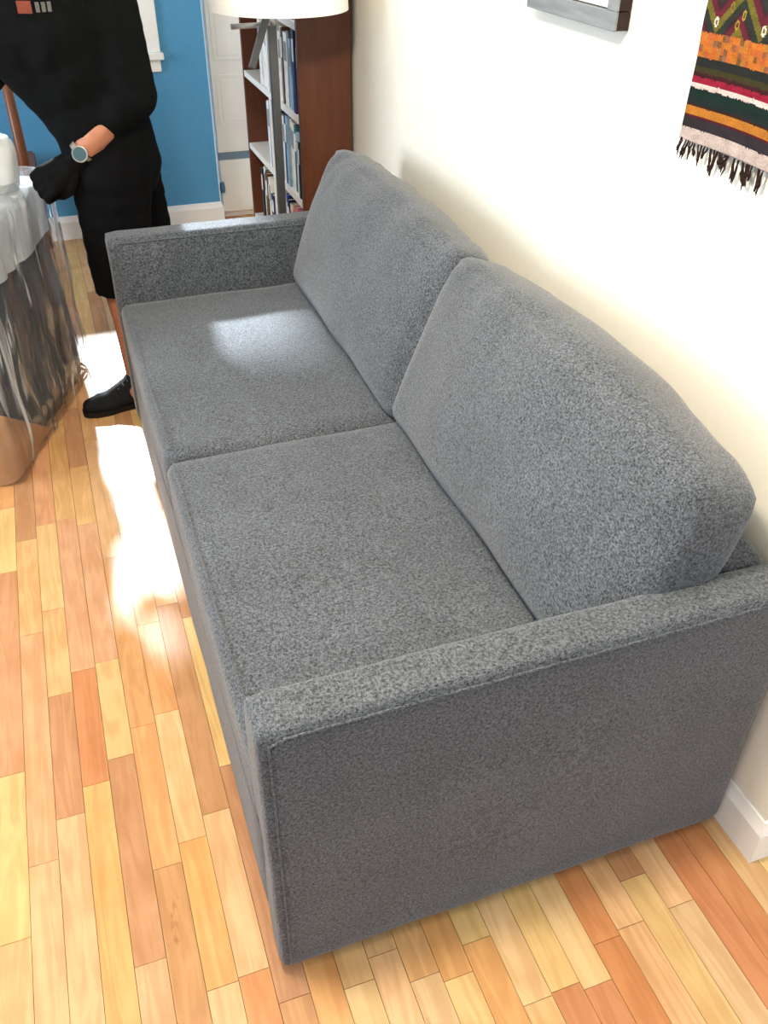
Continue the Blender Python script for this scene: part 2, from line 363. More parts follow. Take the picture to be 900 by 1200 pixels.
pm = bmesh.new(); add_box(pm, (-.5, -.5, -1), (.5, .5, 0)); 
pme = bpy.data.meshes.new('plank'); pm.to_mesh(pme); pm.free(); pme.materials.append(M['plank'])
rest = bmesh.new(); cl = rest.loops.layers.float_color.new('tone'); sl = rest.loops.layers.float.new('seed')
GAP = .0005
for i, (v, k, a, b, t) in enumerate(planks):
    xa = PH+k*SW; c = lin(TONE[t]); j = rng.uniform(.93, 1.05); c = (c[0]*j, c[1]*j*rng.uniform(.97, 1.03), c[2]*j*rng.uniform(.9, 1.08), 1)
    dz = rng.uniform(-.0004, 0)
    if v > 0 and i < 290:
        o = bpy.data.objects.new('plank', pme); C.objects.link(o); o.parent = floor
        o.location = (xa+SW/2, (a+b)/2, dz); o.scale = (SW-2*GAP, b-a-2*GAP, .012); o.color = c
    else:
        n0 = len(rest.faces); add_box(rest, (xa+GAP, a+GAP, -.012), (xa+SW-GAP, b-GAP, dz)); rest.faces.ensure_lookup_table(); s = rng.random()
        for f in rest.faces[n0:]:
            for l in f.loops: l[cl] = c; l[sl] = s
o = obj('plank_field', rest, M['plank_far'], floor); o['kind'] = 'stuff'

# ------------------------------------------------------------------ sofa
L, H, T, D = 2.057, .66, .0857, .922
sofa = thing('sofa', 'charcoal woven two-seat sofa with slim square arms against the white wall', 'sofa', (D/2, L/2, 0))
def soft_panel(lo, hi, bev, m=M['sofa'], name='arm', amp=.003, cuts=14):
    bm = box(lo, hi)
    bmesh.ops.subdivide_edges(bm, edges=bm.edges[:], cuts=cuts, use_grid_fill=True)
    c = [(a+b)/2 for a, b in zip(lo, hi)]; h = [(b-a)/2 for a, b in zip(lo, hi)]
    for v in bm.verts:
        p = v.co - Vector(c)
        # squash the parameter near the ends so that edge loops gather at the rounded edge
        p = Vector([math.copysign(h[i]*(abs(p[i])/h[i])**.75, p[i]) if h[i] else 0 for i in range(3)])
        q = Vector([max(-h[i]+bev, min(h[i]-bev, p[i])) for i in range(3)]); d = p-q
        if sum(1 for x in d if abs(x) > 1e-9) > 1: p = q + d.normalized()*max(abs(x) for x in d)
        n = p.normalized(); p = p + Vector(c)
        v.co = p + n*amp*noise.noise(p*6)
    return obj(name, bm, m, sofa, smooth=True)
near_arm = soft_panel((0, 0, .018), (D, T, H), .016, name='arm', amp=.005, cuts=22)
far_arm = soft_panel((0, L-T, .018), (D, L, H), .016, name='arm', amp=.004, cuts=18)
# seams that follow the edges of the arms
for arm, yo, yi in ((near_arm, 0, T), (far_arm, L-T, L)):
    for yy in (yo+.001, yi-.001):
        bm = bmesh.new(); s = -1 if yy < (yo+yi)/2 else 1
        pts = [(.017, yy+s*.001, z) for z in (.03, .15, .3, .45, .6, .635)] + [(x, yy+s*.0005, H-.016) for x in (.04, .2, .4, .6, .8, .9)]
        obj('seam', add_tube(bm, pts, .0022, 6), M['sofa'], arm)
soft_panel((.004, T+.002, .018), (.80, L-T-.002, .30), .012, name='base_frame', amp=.003)
soft_panel((.80, T+.002, .018), (D-.004, L-T-.002, .665), .03, name='back_frame', amp=.004, cuts=20)
bm = bmesh.new()
mid = L/2; cw = (L-2*T-.008)/2
for i, yc in enumerate((T+.003+cw/2, L-T-.003-cw/2)):
    b = cushion((.80, cw-.002, .168), .03, .012, n=(40, 40, 12), wrinkle=.006, seed=i+1)
    # piping along the front top edge is part of the cover
    o = obj('seat_cushion', xform(b, Matrix.Translation((.405, yc, .378))), M['sofa'], sofa, smooth=True)
    s = bmesh.new(); add_tube(s, [(.022, yc + f*(cw/2-.03), .4635) for f in [q/8-1 for q in range(17)]], .0022, 6)
    obj('seam', s, M['sofa'], o)
ang = math.radians(20)
for i, (yc, w_, tw, lean) in enumerate(((T-.002+cw/2, cw+.012, .012, 0), (L-T-.008-cw/2, cw-.006, 0, 0))):
    # local x = across the sofa (y), local y = up the back, local z = towards the sitter
    b = cushion((w_, .44, .17 if i else .185), .045, .034 if i else .040, n=(44, 28, 14), wrinkle=.012, seed=i+4, wscale=4, ear=.013 if i else .006)
    for v in b.verts:   # corners of a knife-edge cover pull in and droop
        u, t = v.co.x/(w_/2), v.co.y/.22
        if t > 0: v.co.z *= 1-.22*t*t*abs(u)**3; v.co.y -= .008*abs(u)**4*t - .008*(1-u*u)*t
        v.co.z += .0045*math.sin(v.co.x*70+v.co.y*40*(1 if u > 0 else -1))*max(0, t)**2*abs(u)**2
        if i == 0 and t > 0 and u > 0: v.co.y -= .03*u**4*t   # near top corner droops
        v.co.z += .004*math.sin(v.co.x*26+i)*max(0, t)**2
    up = Vector((math.sin(ang), 0, math.cos(ang))); fr = Vector((-math.cos(ang), 0, math.sin(ang)))
    R = Matrix(((0, up.x, fr.x), (-1, up.y, fr.y), (0, up.z, fr.z))).to_4x4()
    o = obj('back_cushion', xform(b, Matrix.Translation((.707+tw, yc, .652)) @ R), M['sofa'], sofa, smooth=True)
for x in (.05, D-.06):
    for y in (.05, L-.05): obj('foot', add_lathe(bmesh.new(), (x, y, 0), [(0, 0), (.022, 0), (.026, .021), (0, .021)], 16), M['foot'], sofa)

# ------------------------------------------------------------------ textile on the wall
def ramp(z, stops):
    for z0, c in stops:
        if z < z0: return c
    return stops[-1][1]
tx = thing('wall_hanging', 'striped woven wool wall hanging with dark knotted fringe on the white wall', 'wall hanging', (WX, .29, 1.21))
TY0, TY1, TZ0, TZ1 = -.02, .582, 1.213, 1.93
ST = [(1.234, (206, 186, 180)), (1.251, (50, 44, 52)), (1.2545, (96, 22, 34)), (1.2675, (202, 122, 34)), (1.272, (60, 30, 26)), (1.283, (26, 42, 44)), (1.294, (20, 46, 40)), (1.2955, (60, 56, 56)), (1.3035, (226, 206, 202)), (1.3125, (160, 22, 52)), (1.319, (66, 26, 34)), (1.328, (62, 58, 30)), (1.341, (38, 42, 42)), (1.3775, (204, 108, 34))]
def tcolor(y, z):
    zz = z + .0007*noise.noise(Vector((y*60, z*10, 0))) + .0006*noise.noise(Vector((y*260, z*30, 3)))
    if zz < 1.3775:
        c = ramp(zz, ST)
        if zz > 1.341:   # stepped key pattern in the orange band
            a = int((TY1-y)/.009) ; b_ = int((zz-1.341)/.009); k = (a*5+b_*3+(a//3)*2+(b_*a) % 3) % 9
            c = [(212, 110, 30), (196, 92, 44), (214, 122, 34), (150, 92, 62), (206, 104, 36), (190, 120, 40), (214, 116, 28), (124, 84, 44), (208, 98, 40)][k]
    else:
        h = (zz-1.3775); u = ((TY1-.035-y)/.105) % 1; d = abs(u-.5)*2; r_ = (h/.11) % 1; rr = abs(r_-.5)*2
        m = d + (1-rr)
        c = (44, 52, 46)
        q = (d - rr + 1) % 1
        if q < .30: c = (112, 104, 34)
        elif q < .58: c = (104, 30, 48)
        elif q < .72: c = (60, 34, 44)
        for (ry, rz, col) in RINGS:
            e = math.hypot((y-ry)/.0048, (zz-rz)/.0072)
            if .5 < e < 1: c = col
    n = .82 + .36*(noise.noise(Vector((y*420, z*420, 1)))*.5+.5) + .12*noise.noise(Vector((y*40, z*90, 5)))
    g = sum(c)/3
    return tuple((x*.84+g*.16)*n*.76 for x in c)
RINGS = []
for j in range(5):
    for i in range(6):
        RINGS.append((.549-.112*i*1.0, 1.394+.105*j, (226, 222, 210)))
        RINGS += [(.549-.05-.112*i, 1.394+.105*j, (164, 142, 34)), (.549-.061-.112*i, 1.409+.105*j, (168, 148, 40)), (.549-.03-.112*i, 1.417+.105*j, (150, 132, 40))]
bm = bmesh.new(); cly = bm.loops.layers.float_color.new('weave'); NY, NZ = 240, 430
def tpos(i, j):
    y = TY0+(TY1-TY0)*i/NY; z = TZ0+(TZ1-TZ0)*j/NZ
    y += .003*noise.noise(Vector((0, z*14, 2)))*(i/NY) - .005*math.sin((z-TZ0)*5)*(i/NY)
    return Vector((WX-.012-.003*noise.noise(Vector((y*7, z*5, 0)))-.0015, y, z-.004*(1-j/NZ)*math.sin(y*11)))
V = [[bm.verts.new(tpos(i, j)) for j in range(NZ+1)] for i in range(NY+1)]
B = [[bm.verts.new(V[i][j].co + Vector((.007, 0, 0))) for j in (0, NZ)] for i in range(NY+1)]
for i in range(NY):
    for j in range(NZ):
        f = bm.faces.new((V[i][j], V[i][j+1], V[i+1][j+1], V[i+1][j]))
        c = tcolor(TY0+(TY1-TY0)*(i+.5)/NY, TZ0+(TZ1-TZ0)*(j+.5)/NZ)
        c = lin([max(0, min(255, x)) for x in c])
        for l in f.loops: l[cly] = c
sides = [bm.faces.new((V[i][0], V[i+1][0], B[i+1][0], B[i][0])) for i in range(NY)] + [bm.faces.new((V[i][NZ], B[i][1], B[i+1][1], V[i+1][NZ])) for i in range(NY)]
e0 = [bm.verts.new(V[NY][j].co + Vector((.007, 0, 0))) for j in range(NZ+1)]
sides += [bm.faces.new((V[NY][j], V[NY][j+1], e0[j+1], e0[j])) for j in range(NZ)]
e1 = [bm.verts.new(V[0][j].co + Vector((.007, 0, 0))) for j in range(NZ+1)]
sides += [bm.faces.new((V[0][j], e1[j], e1[j+1], V[0][j+1])) for j in range(NZ)]
for f in sides:
    for l in f.loops: l[cly] = lin((60, 46, 40))
wm = mat('woven_wool', (128, 128, 128), .95, .1); at = nd(wm, 'ShaderNodeAttribute', attribute_name='weave'); lk(wm, at.outputs['Color'], wm.node_tree.nodes['Principled BSDF'].inputs['Base Color'])
obj('woven_cloth', bm, wm, tx, smooth=True)
bm = bmesh.new(); r2 = random.Random(5); y = TY1-.002
while y > TY0:
    n = r2.choice([2, 3, 4]); yb = y - r2.uniform(-.004, .012); zb = TZ0-r2.uniform(.018, .036)
    for s in range(n):
        ys = y - r2.uniform(0, .012); ye = yb + r2.uniform(-.004, .004); ze = zb + r2.uniform(-.006, .008)
        pts = [(WX-.013+r2.uniform(-.001, .001), ys*(1-t)+ye*t + .003*math.sin(t*PI)*r2.uniform(-1, 1), (TZ0+.003)*(1-t)+ze*t) for t in (0, .3, .65, 1)]
        add_tube(bm, pts, [.0012, .0014, .0017, .0009], 5)
    add_tube(bm, [(WX-.013, yb, zb+.014), (WX-.0135, yb, zb+.009), (WX-.013, yb, zb+.004)], [.001, .0028, .001], 6)
    y -= r2.uniform(.009, .017)
o = obj('fringe', bm, noisy(mat('fringe_yarn', (44, 30, 28), .9, .1), 90, .6, 1.3), tx); o['kind'] = 'stuff'
obj('hanging_rod', add_tube(bmesh.new(), [(WX-.016, TY0-.03, TZ1+.006), (WX-.016, TY1+.03, TZ1+.006)], .008, 12), mat('dark_rod', (52, 38, 28), .5), tx)

# ------------------------------------------------------------------ picture frame
pf = thing('picture_frame', 'grey wooden picture frame with white mat hung above the sofa', 'picture frame', (WX, .97, 1.345))
FY0, FY1, FZ0, FZ1, ft, fd = .805, 1.15, 1.345, 1.80, .032, .034
fw = noisy(mat('grey_washed_wood', (122, 128, 134), .55, .35), 9, .75, 1.2, (1, 1, 8))
fk = mat('dark_frame_side', (40, 28, 24), .6, .2)
for nm, lo, hi in (('bottom', (FY0, FZ0), (FY1, FZ0+ft)), ('top', (FY0, FZ1-ft), (FY1, FZ1)), ('s', (FY0, FZ0+ft), (FY0+ft, FZ1-ft)), ('s', (FY1-ft, FZ0+ft), (FY1, FZ1-ft))):
    rail = obj('frame_rail', box((WX-fd, lo[0], lo[1]), (WX-fd+.007, hi[0], hi[1]), .0015), fw, pf)
    obj('frame_side', box((WX-fd+.007, lo[0]+.001, lo[1]+.001), (WX-.002, hi[0]-.001, hi[1]-.001)), fk, rail)
mtb = obj('mat_board', box((WX-.016, FY0+ft, FZ0+ft), (WX-.01, FY1-ft, FZ1-ft)), mat('white_mat_board', (240, 242, 244), .8, .2), pf)
obj('print', box((WX-.0175, FY0+ft+.075, FZ0+ft+.09), (WX-.016, FY1-ft-.075, FZ1-ft-.08)), noisy(mat('pale_print', (214, 214, 206), .8, .2), 20, .7, 1.1), pf)
obj('glass', box((WX-.023, FY0+ft-.003, FZ0+ft-.003), (WX-.021, FY1-ft+.003, FZ1-ft+.003)), gl, pf)

# ------------------------------------------------------------------ bookcase and books
BX0, BX1, BY0, BY1, BZ1 = .74, WX-.016, 2.42, 3.35, 1.95
bc = thing('bookcase', 'tall dark brown wooden bookcase with white shelves against the right wall', 'bookcase', ((BX0+BX1)/2, (BY0+BY1)/2, 0))
M['brown'] = noisy(mat('dark_brown_veneer', (96, 54, 35), .45, .35), 7, .82, 1.12, (6, 6, .6), bump=.03)
M['shelf'] = mat('pale_shelf', (232, 228, 222), .5, .3)
t_ = .022; ymid = (BY0+BY1)/2
for y in (BY0, BY1-t_): obj('side_panel', box((BX0, y, 0), (BX1, y+t_, BZ1), .0015), M['brown'], bc)
obj('divider', box((BX0+.002, ymid-t_/2, .09), (BX1-.008, ymid+t_/2, BZ1-t_), .001), M['shelf'], bc)
obj('back_panel', box((BX1-.008, BY0+t_, .02), (BX1, BY1-t_, BZ1-.01)), M['brown'], bc)
obj('plinth', box((BX0+.02, BY0+t_, 0), (BX0+.036, BY1-t_, .066)), M['brown'], bc)
SZ = [.09, .245, .56, .855, 1.15, 1.44, 1.70]
for z in SZ:
    for a, b in ((BY0+t_, ymid-t_/2), (ymid+t_/2, BY1-t_)): obj('shelf', box((BX0+.001, a, z-.024), (BX1-.008, b, z), .001), M['shelf'], bc)
obj('top_panel', box((BX0, BY0+t_, BZ1-t_), (BX1, BY1-t_, BZ1), .001), M['brown'], bc)
ordw = ['first', 'second', 'third', 'fourth', 'fifth', 'sixth', 'seventh', 'eighth', 'ninth', 'tenth', 'eleventh', 'twelfth', 'thirteenth', 'fourteenth']
pages = mat('book_pages', (226, 218, 200), .9, .1)
COLS = {'white': (238, 238, 236), 'cream': (228, 216, 190), 'pale blue': (150, 182, 206), 'navy': (30, 42, 92), 'black': (28, 28, 32), 'dark red': (128, 34, 38), 'grey': (130, 132, 136), 'blue': (36, 72, 160), 'teal': (44, 104, 112), 'brown': (106, 74, 48), 'pink': (214, 130, 140), 'olive': (96, 102, 52)}
BM_ = {}
def bookmat(c):
    if c not in BM_: BM_[c] = noisy(mat('book_cover_'+c.replace(' ', '_'), COLS[c], .5, .35), 30, .8, 1.1)
    return BM_[c]
brng = random.Random(3)
def book_row(seq, z, ya, label_row, hmax):
    y = ya
    for i, (c, th, h) in enumerate(seq):
        h = min(h, hmax); dep = min(.155, .11+.06*brng.random()); x0 = BX0+.006+brng.uniform(0, .012); g = .0005
        bm = bmesh.new(); cv = .0025
        add_box(bm, (x0, y+g, z), (x0+cv, y+th-g, z+h), mi=0)                               # spine
        add_box(bm, (x0+cv, y+g, z), (x0+dep, y+g+cv, z+h), mi=0); add_box(bm, (x0+cv, y+th-g-cv, z), (x0+dep, y+th-g, z+h), mi=0)   # boards
        add_box(bm, (x0+cv, y+g+cv, z+.003), (x0+dep-.005, y+th-g-cv, z+h-.004), mi=1)       # pages
        add_box(bm, (x0-.0006, y+g+.15*th, z+h*.62), (x0, y+th-g-.15*th, z+h*.88), mi=2)     # title block on the spine
        o = obj('book', bm, [bookmat(c), pages, bookmat('white' if c in ('navy', 'black', 'dark red', 'blue', 'teal', 'brown', 'olive') else 'grey')])
        tag(o, f'{c} book, {ordw[i]} from the near end {label_row}', 'book', 'books in the bookcase'); y += th
    return y
ra, rb = BY0+t_+.002, ymid+t_/2+.002
book_row([('white', .03, .25), ('dark red', .022, .24), ('navy', .03, .27), ('black', .026, .26), ('pale blue', .03, .23), ('grey', .028, .25), ('white', .05, .24), ('brown', .02, .25), ('cream', .04, .25), ('white', .03, .23), ('white', .04, .25)], SZ[3], ra, 'of the near upper shelf', .27)
book_row([('brown', .036, .17), ('black', .02, .2), ('white', .034, .19), ('pale blue', .024, .22), ('teal', .026, .24), ('white', .03, .245), ('cream', .026, .25), ('pale blue', .03, .255), ('navy', .03, .25), ('white', .034, .24), ('grey', .03, .24), ('navy', .03, .25)], SZ[2], ra, 'of the near middle shelf', .265)
book_row([('white', .034, .16), ('blue', .04, .2), ('pale blue', .03, .22), ('black', .03, .2), ('white', .03, .22), ('pink', .034, .24), ('cream', .04, .24), ('navy', .03, .25), ('blue', .03, .26)], SZ[1], ra, 'of the near lower shelf', .27)
book_row([('white', .036, .25), ('cream', .034, .24), ('white', .04, .25), ('white', .036, .23), ('grey', .03, .22)], SZ[3], rb, 'of the far upper shelf', .27)
book_row([('grey', .03, .24), ('white', .03, .25), ('pale blue', .026, .24), ('white', .03, .23)], SZ[2], rb, 'of the far middle shelf', .265)
book_row([('blue', .045, .2), ('navy', .045, .19), ('white', .03, .25), ('olive', .036, .24), ('brown', .034, .25), ('teal', .03, .25), ('white', .03, .26), ('black', .03, .25)], SZ[1], rb, 'of the far lower shelf', .28)
book_row([('white', .05, .2), ('black', .03, .23), ('blue', .04, .22)], SZ[4], ra, 'of the near top shelf', .24)

# ------------------------------------------------------------------ floor lamp beside the bookcase
lp = thing('floor_lamp', 'grey floor lamp with white drum shade and swing arm before the bookcase', 'lamp', (.628, 2.30, 0))
M['lampmetal'] = mat('brushed_grey_metal', (96, 96, 96), .4, .5, .6)
obj('base', add_lathe(bmesh.new(), (.628, 2.30, 0), [(0, 0), (.115, 0), (.118, .006), (.112, .016), (.02, .02), (0, .02)], 40), M['lampmetal'], lp, True)
obj('pole', box((.615, 2.288, .018), (.641, 2.312, 1.205), .003), M['lampmetal'], lp)
obj('joint', add_tube(bmesh.new(), [(.622, 2.272, 1.185), (.622, 2.328, 1.185)], .019, 18), mat('pale_nickel', (196, 196, 196), .3, .5, .7), lp, True)
arm_ = bmesh.new(); add_box(arm_, (-.011, -.006, -.15), (.011, .006, .012), .002)
xform(arm_, Matrix.Translation((.606, 2.276, 1.19)) @ Matrix.Rotation(math.radians(22), 4, 'Y'))
obj('swing_arm', arm_, M['lampmetal'], lp)
obj('cross_bar', add_tube(bmesh.new(), [(.50, 2.31, 1.165), (.62, 2.305, 1.168)], .008, 10), mat('pale_nickel_bar', (214, 214, 212), .3, .5, .5), lp, True)
sh = mat('white_lamp_shade', (250, 248, 240), .8, .2); sb = sh.node_tree.nodes['Principled BSDF']; sb.inputs['Transmission Weight'].default_value = 0
bm = bmesh.new(); add_lathe(bm, (.655, 2.30, 1.212), [(.218, 0), (.205, .27), (.202, .27), (.215, 0), (.218, 0)], 48)
obj('lamp_shade', bm, sh, lp, True)
obj('finial_stem', add_tube(bmesh.new(), [(.628, 2.30, 1.2), (.64, 2.30, 1.27), (.668, 2.30, 1.33), (.668, 2.30, 1.47)], .006, 10), M['lampmetal'], lp, True)
bm = bmesh.new()
for a in (0, 2*PI/3, 4*PI/3): add_tube(bm, [(.668, 2.3, 1.45), (.668+.204*math.cos(a), 2.3+.204*math.sin(a), 1.45)], .002, 6)
obj('shade_spider', bm, M['lampmetal'], lp)

# ------------------------------------------------------------------ white cabinet in the alcove
cb = thing('white_cabinet', 'tall white panelled cabinet in the bright alcove beside the blue wall', 'cabinet', (.82, 4.22, 0))
obj('body', box((.715, 4.055, .0), (.935, 4.40, 2.1)), M['white'], cb)
x0, xw, yf = .718, .214, 4.035
d = obj('door', box((x0, yf, .34), (x0+xw, yf+.018, 2.08), .002), M['white'], cb)
for z0, z1 in ((.47, .71), (.775, 1.15), (1.22, 1.98)):
    obj('panel_moulding', frame_bm(x0+.022, x0+xw-.022, z0, z1, .008, yf-.006, yf-.0005), M['white'], d)
    obj('raised_panel', box((x0+.042, yf-.005, z0+.022), (x0+xw-.042, yf-.0005, z1-.022), .002), M['white'], d)
obj('drawer', box((x0, yf, .03), (x0+xw, yf+.018, .30), .002), M['white'], cb)
obj('recess', box((x0, yf+.01, .301), (x0+xw, yf+.0195, .339)), mat('blue_grey_recess', (120, 140, 160), .7), cb)
tag(obj('door_stop', add_lathe(bmesh.new(), (.715, BY+.035, .15), [(0, 0), (.012, 0), (.016, .02), (.012, .05), (.0, .055)], 16), mat('steel_blue_plastic', (84, 120, 146), .5)), 'small blue grey wall bumper at the end of the blue wall', 'wall bumper')

# ------------------------------------------------------------------ wooden chair far behind the wrapped furniture
ch = thing('wooden_chair', 'brown wooden chair in front of the blue wall, mostly hidden by the worker', 'chair', (-.38, 3.66, 0))
M['chairwood'] = noisy(mat('brown_chair_wood', (128, 74, 42), .35, .45), 12, .8, 1.15, (4, 4, .5))
for x, y, h in ((-.225, 3.50, .98), (-.60, 3.50, .98), (-.205, 3.86, .45), (-.58, 3.86, .45)):
    obj('leg', add_tube(bmesh.new(), [(x, y, 0), (x, y, .2), (x, y, .45), (x, y-.03*(h > .5), h)], [.018, .024, .024, .019], 12), M['chairwood'], ch, True)
obj('seat', box((-.60, 3.49, .43), (-.185, 3.88, .46), .008), M['chairwood'], ch)
obj('crest_rail', box((-.61, 3.455, .90), (-.215, 3.475, .99), .005), M['chairwood'], ch)
for x in (-.48, -.41, -.34): obj('back_slat', box((x-.012, 3.475, .46), (x+.012, 3.487, .91), .003), M['chairwood'], ch)

# ------------------------------------------------------------------ furniture piece wrapped in film
C0 = Vector((-.41, 1.74)); E1 = Vector((.353, .9356)); E2 = Vector((-.9356, .353)); WL, WD = .80, .72
def wp(s, d, z): q = C0 + E1*s + E2*d; return Vector((q.x, q.y, z))
wr = thing('wrapped_armchair', 'dark grey armchair wrapped in crumpled clear plastic beside the worker', 'armchair', wp(WL/2, WD/2, 0))
def loopbox(inset, z0, z1, nz, disp, n_side=46, top=True, r=.06, zf=None, cut=0):
    """rounded-rectangle wall with its own crumple, closed on top"""
    bm = bmesh.new(); pts = []
    a, b = WL-2*inset-cut, WD-2*inset
    def per(t):
        t = (t % 1)*4; k = int(t); u = t-k
        P = [(0, 0), (1, 0), (1, 1), (0, 1)]; p, q = P[k], P[(k+1) % 4]
        x, y = (p[0]+(q[0]-p[0])*u)*a, (p[1]+(q[1]-p[1])*u)*b
        qx, qy = max(r, min(a-r, x)), max(r, min(b-r, y)); d = Vector((x-qx, y-qy))
        if abs(d.x) > 1e-6 and abs(d.y) > 1e-6: d = d.normalized()*max(abs(d.x), abs(d.y))
        nn = d.normalized() if d.length > 1e-6 else Vector((0, -1))
        return qx+d.x+inset, qy+d.y+inset, nn
    N = n_side*4; rings = []
    for j in range(nz+1):
        z = z0+(z1-z0)*j/nz; ring = []
        for i in range(N):
            x, y, nn = per(i/N); dd = disp(i/N, z, x, y)
            ring.append(bm.verts.new(wp(x+nn.x*dd, y+nn.y*dd, z if zf is None else z0+(z-z0)*zf(x))))
        rings.append(ring)
    for A, B_ in zip(rings, rings[1:]):
        for i in range(N): bm.faces.new((A[i], A[(i+1) % N], B_[(i+1) % N], B_[i]))
    if top:
        last = rings[-1]; steps = 14; c = sum((v.co for v in last), Vector())/N
        for s in range(1, steps+1):
            f = 1-s/steps; ring = []
            if s == steps:
                cv = bm.verts.new(c + Vector((0, 0, disp(0, z1, WL/2, WD/2)))); 
                for i in range(N): bm.faces.new((last[i], last[(i+1) % N], cv))
                break
            for i in range(N):
                p = c.lerp(rings[-1][i].co, f) + Vector((0, 0, 1))*(.028*(1-f*f) + .5*disp(i/N, z1+f, f, 0))
                ring.append(bm.verts.new(p))
            for i in range(N): bm.faces.new((last[i], last[(i+1) % N], ring[(i+1) % N], ring[i]))
            last = ring
    return bm
def folds(amp, fx=26, seed=0):
    return lambda t, z, x, y: amp*(abs(noise.noise(Vector((math.cos(t*2*PI)*fx/4, math.sin(t*2*PI)*fx/4, z*2.2+seed))))*1.6-.35)
obj('upholstered_body', loopbox(.014, .012, .62, 16, folds(.02, 22, 1), r=.06, cut=.012), fabric('dark_grey_upholstery', (48, 52, 58)), wr, True)
obj('cardboard_base', loopbox(-.002, .004, .26, 6, folds(.006, 14, 4), top=False, r=.05, zf=lambda x: max(.06, 1-x/.34)), noisy(mat('tan_cardboard', (206, 160, 116), .8, .2), 10, .85, 1.1), wr, True)
obj('foam_sheet', loopbox(.006, .56, .72, 10, folds(.022, 18, 7), r=.09), noisy(mat('white_foam_wrap', (226, 232, 236), .6, .3), 8, .9, 1.05), wr, True)
lump = cushion((.16, .15, .20), .06, .02, n=(16, 14, 18), wrinkle=.03, seed=9, wscale=16)   # bunched end of the sheet standing up on top
xform(lump, Matrix.Translation((-.30, 2.36, .80)) @ Matrix.Rotation(.4, 4, 'Z') @ Matrix.Rotation(.15, 4, 'Y'))
obj('bunched_sheet', lump, bpy.data.materials['white_foam_wrap'], wr, True)
fm = bpy.data.materials.new('clear_plastic_film'); fm.use_nodes = True; fm.node_tree.nodes.clear()
out = nd(fm, 'ShaderNodeOutputMaterial'); tr = nd(fm, 'ShaderNodeBsdfTransparent'); tr.inputs[0].default_value = (.94, .95, .96, 1)
gs = nd(fm, 'ShaderNodeBsdfGlossy'); gs.inputs['Roughness'].default_value = .12
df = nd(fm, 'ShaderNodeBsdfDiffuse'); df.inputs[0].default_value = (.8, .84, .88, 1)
cn = nd(fm, 'ShaderNodeTexNoise'); cn.inputs['Scale'].default_value = 16; cn.inputs['Detail'].default_value = 3; cn.inputs['Distortion'].default_value = .8   # milky creases; highlights along the folds are put into this pale colour
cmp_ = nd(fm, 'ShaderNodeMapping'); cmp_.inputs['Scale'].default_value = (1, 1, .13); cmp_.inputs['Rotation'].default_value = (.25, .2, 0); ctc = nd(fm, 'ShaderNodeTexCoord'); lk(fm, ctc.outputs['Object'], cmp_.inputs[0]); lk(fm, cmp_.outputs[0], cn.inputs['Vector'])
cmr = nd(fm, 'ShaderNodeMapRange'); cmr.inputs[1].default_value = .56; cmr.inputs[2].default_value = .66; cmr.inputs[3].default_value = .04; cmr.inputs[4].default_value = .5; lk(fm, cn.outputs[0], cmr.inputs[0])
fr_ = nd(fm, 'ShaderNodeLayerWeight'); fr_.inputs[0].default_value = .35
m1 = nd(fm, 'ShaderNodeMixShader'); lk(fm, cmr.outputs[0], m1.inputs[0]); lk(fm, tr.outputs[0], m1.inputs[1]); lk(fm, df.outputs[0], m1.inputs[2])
rgf = nd(fm, 'ShaderNodeMapRange'); rgf.inputs[3].default_value = .05; rgf.inputs[4].default_value = .6; lk(fm, fr_.outputs['Fresnel'], rgf.inputs[0])
m2 = nd(fm, 'ShaderNodeMixShader'); lk(fm, rgf.outputs[0], m2.inputs[0]); lk(fm, m1.outputs[0], m2.inputs[1]); lk(fm, gs.outputs[0], m2.inputs[2]); lk(fm, m2.outputs[0], out.inputs[0])
ftc = nd(fm, 'ShaderNodeTexCoord'); fmp = nd(fm, 'ShaderNodeMapping'); fmp.inputs['Scale'].default_value = (1, 1, .3); lk(fm, ftc.outputs['Object'], fmp.inputs[0])
vo = nd(fm, 'ShaderNodeTexVoronoi'); vo.inputs['Scale'].default_value = 14; lk(fm, fmp.outputs[0], vo.inputs['Vector'])
bp = nd(fm, 'ShaderNodeBump'); bp.inputs['Strength'].default_value = .25; bp.inputs['Distance'].default_value = .01; lk(fm, vo.outputs['Distance'], bp.inputs['Height']); lk(fm, bp.outputs[0], gs.inputs['Normal'])
def film_disp(t, z, x, y):
    # long straight pleats that run down the sides and fan out, as stretched film does
    c = Vector((math.cos(t*2*PI), math.sin(t*2*PI), 0))
    q = t*58 + 1.6*noise.noise(c*4+Vector((0, 0, z*1.3))) + z*2.5*noise.noise(c*2.2+Vector((5, 0, 0)))
    tri = abs((q % 1)-.5)*2; amp = .5+.9*abs(noise.noise(c*7+Vector((0, 0, z*.8))))
    n = .004 + .020*tri*amp + .008*noise.noise(c*6+Vector((0, 0, z*6)))
    return n + .014*math.exp(-((z-.12)/.07)**2) if z < .74 else n*.5
obj('plastic_film', loopbox(-.004, .002, .745, 22, film_disp, n_side=90, r=.06), fm, wr, False)

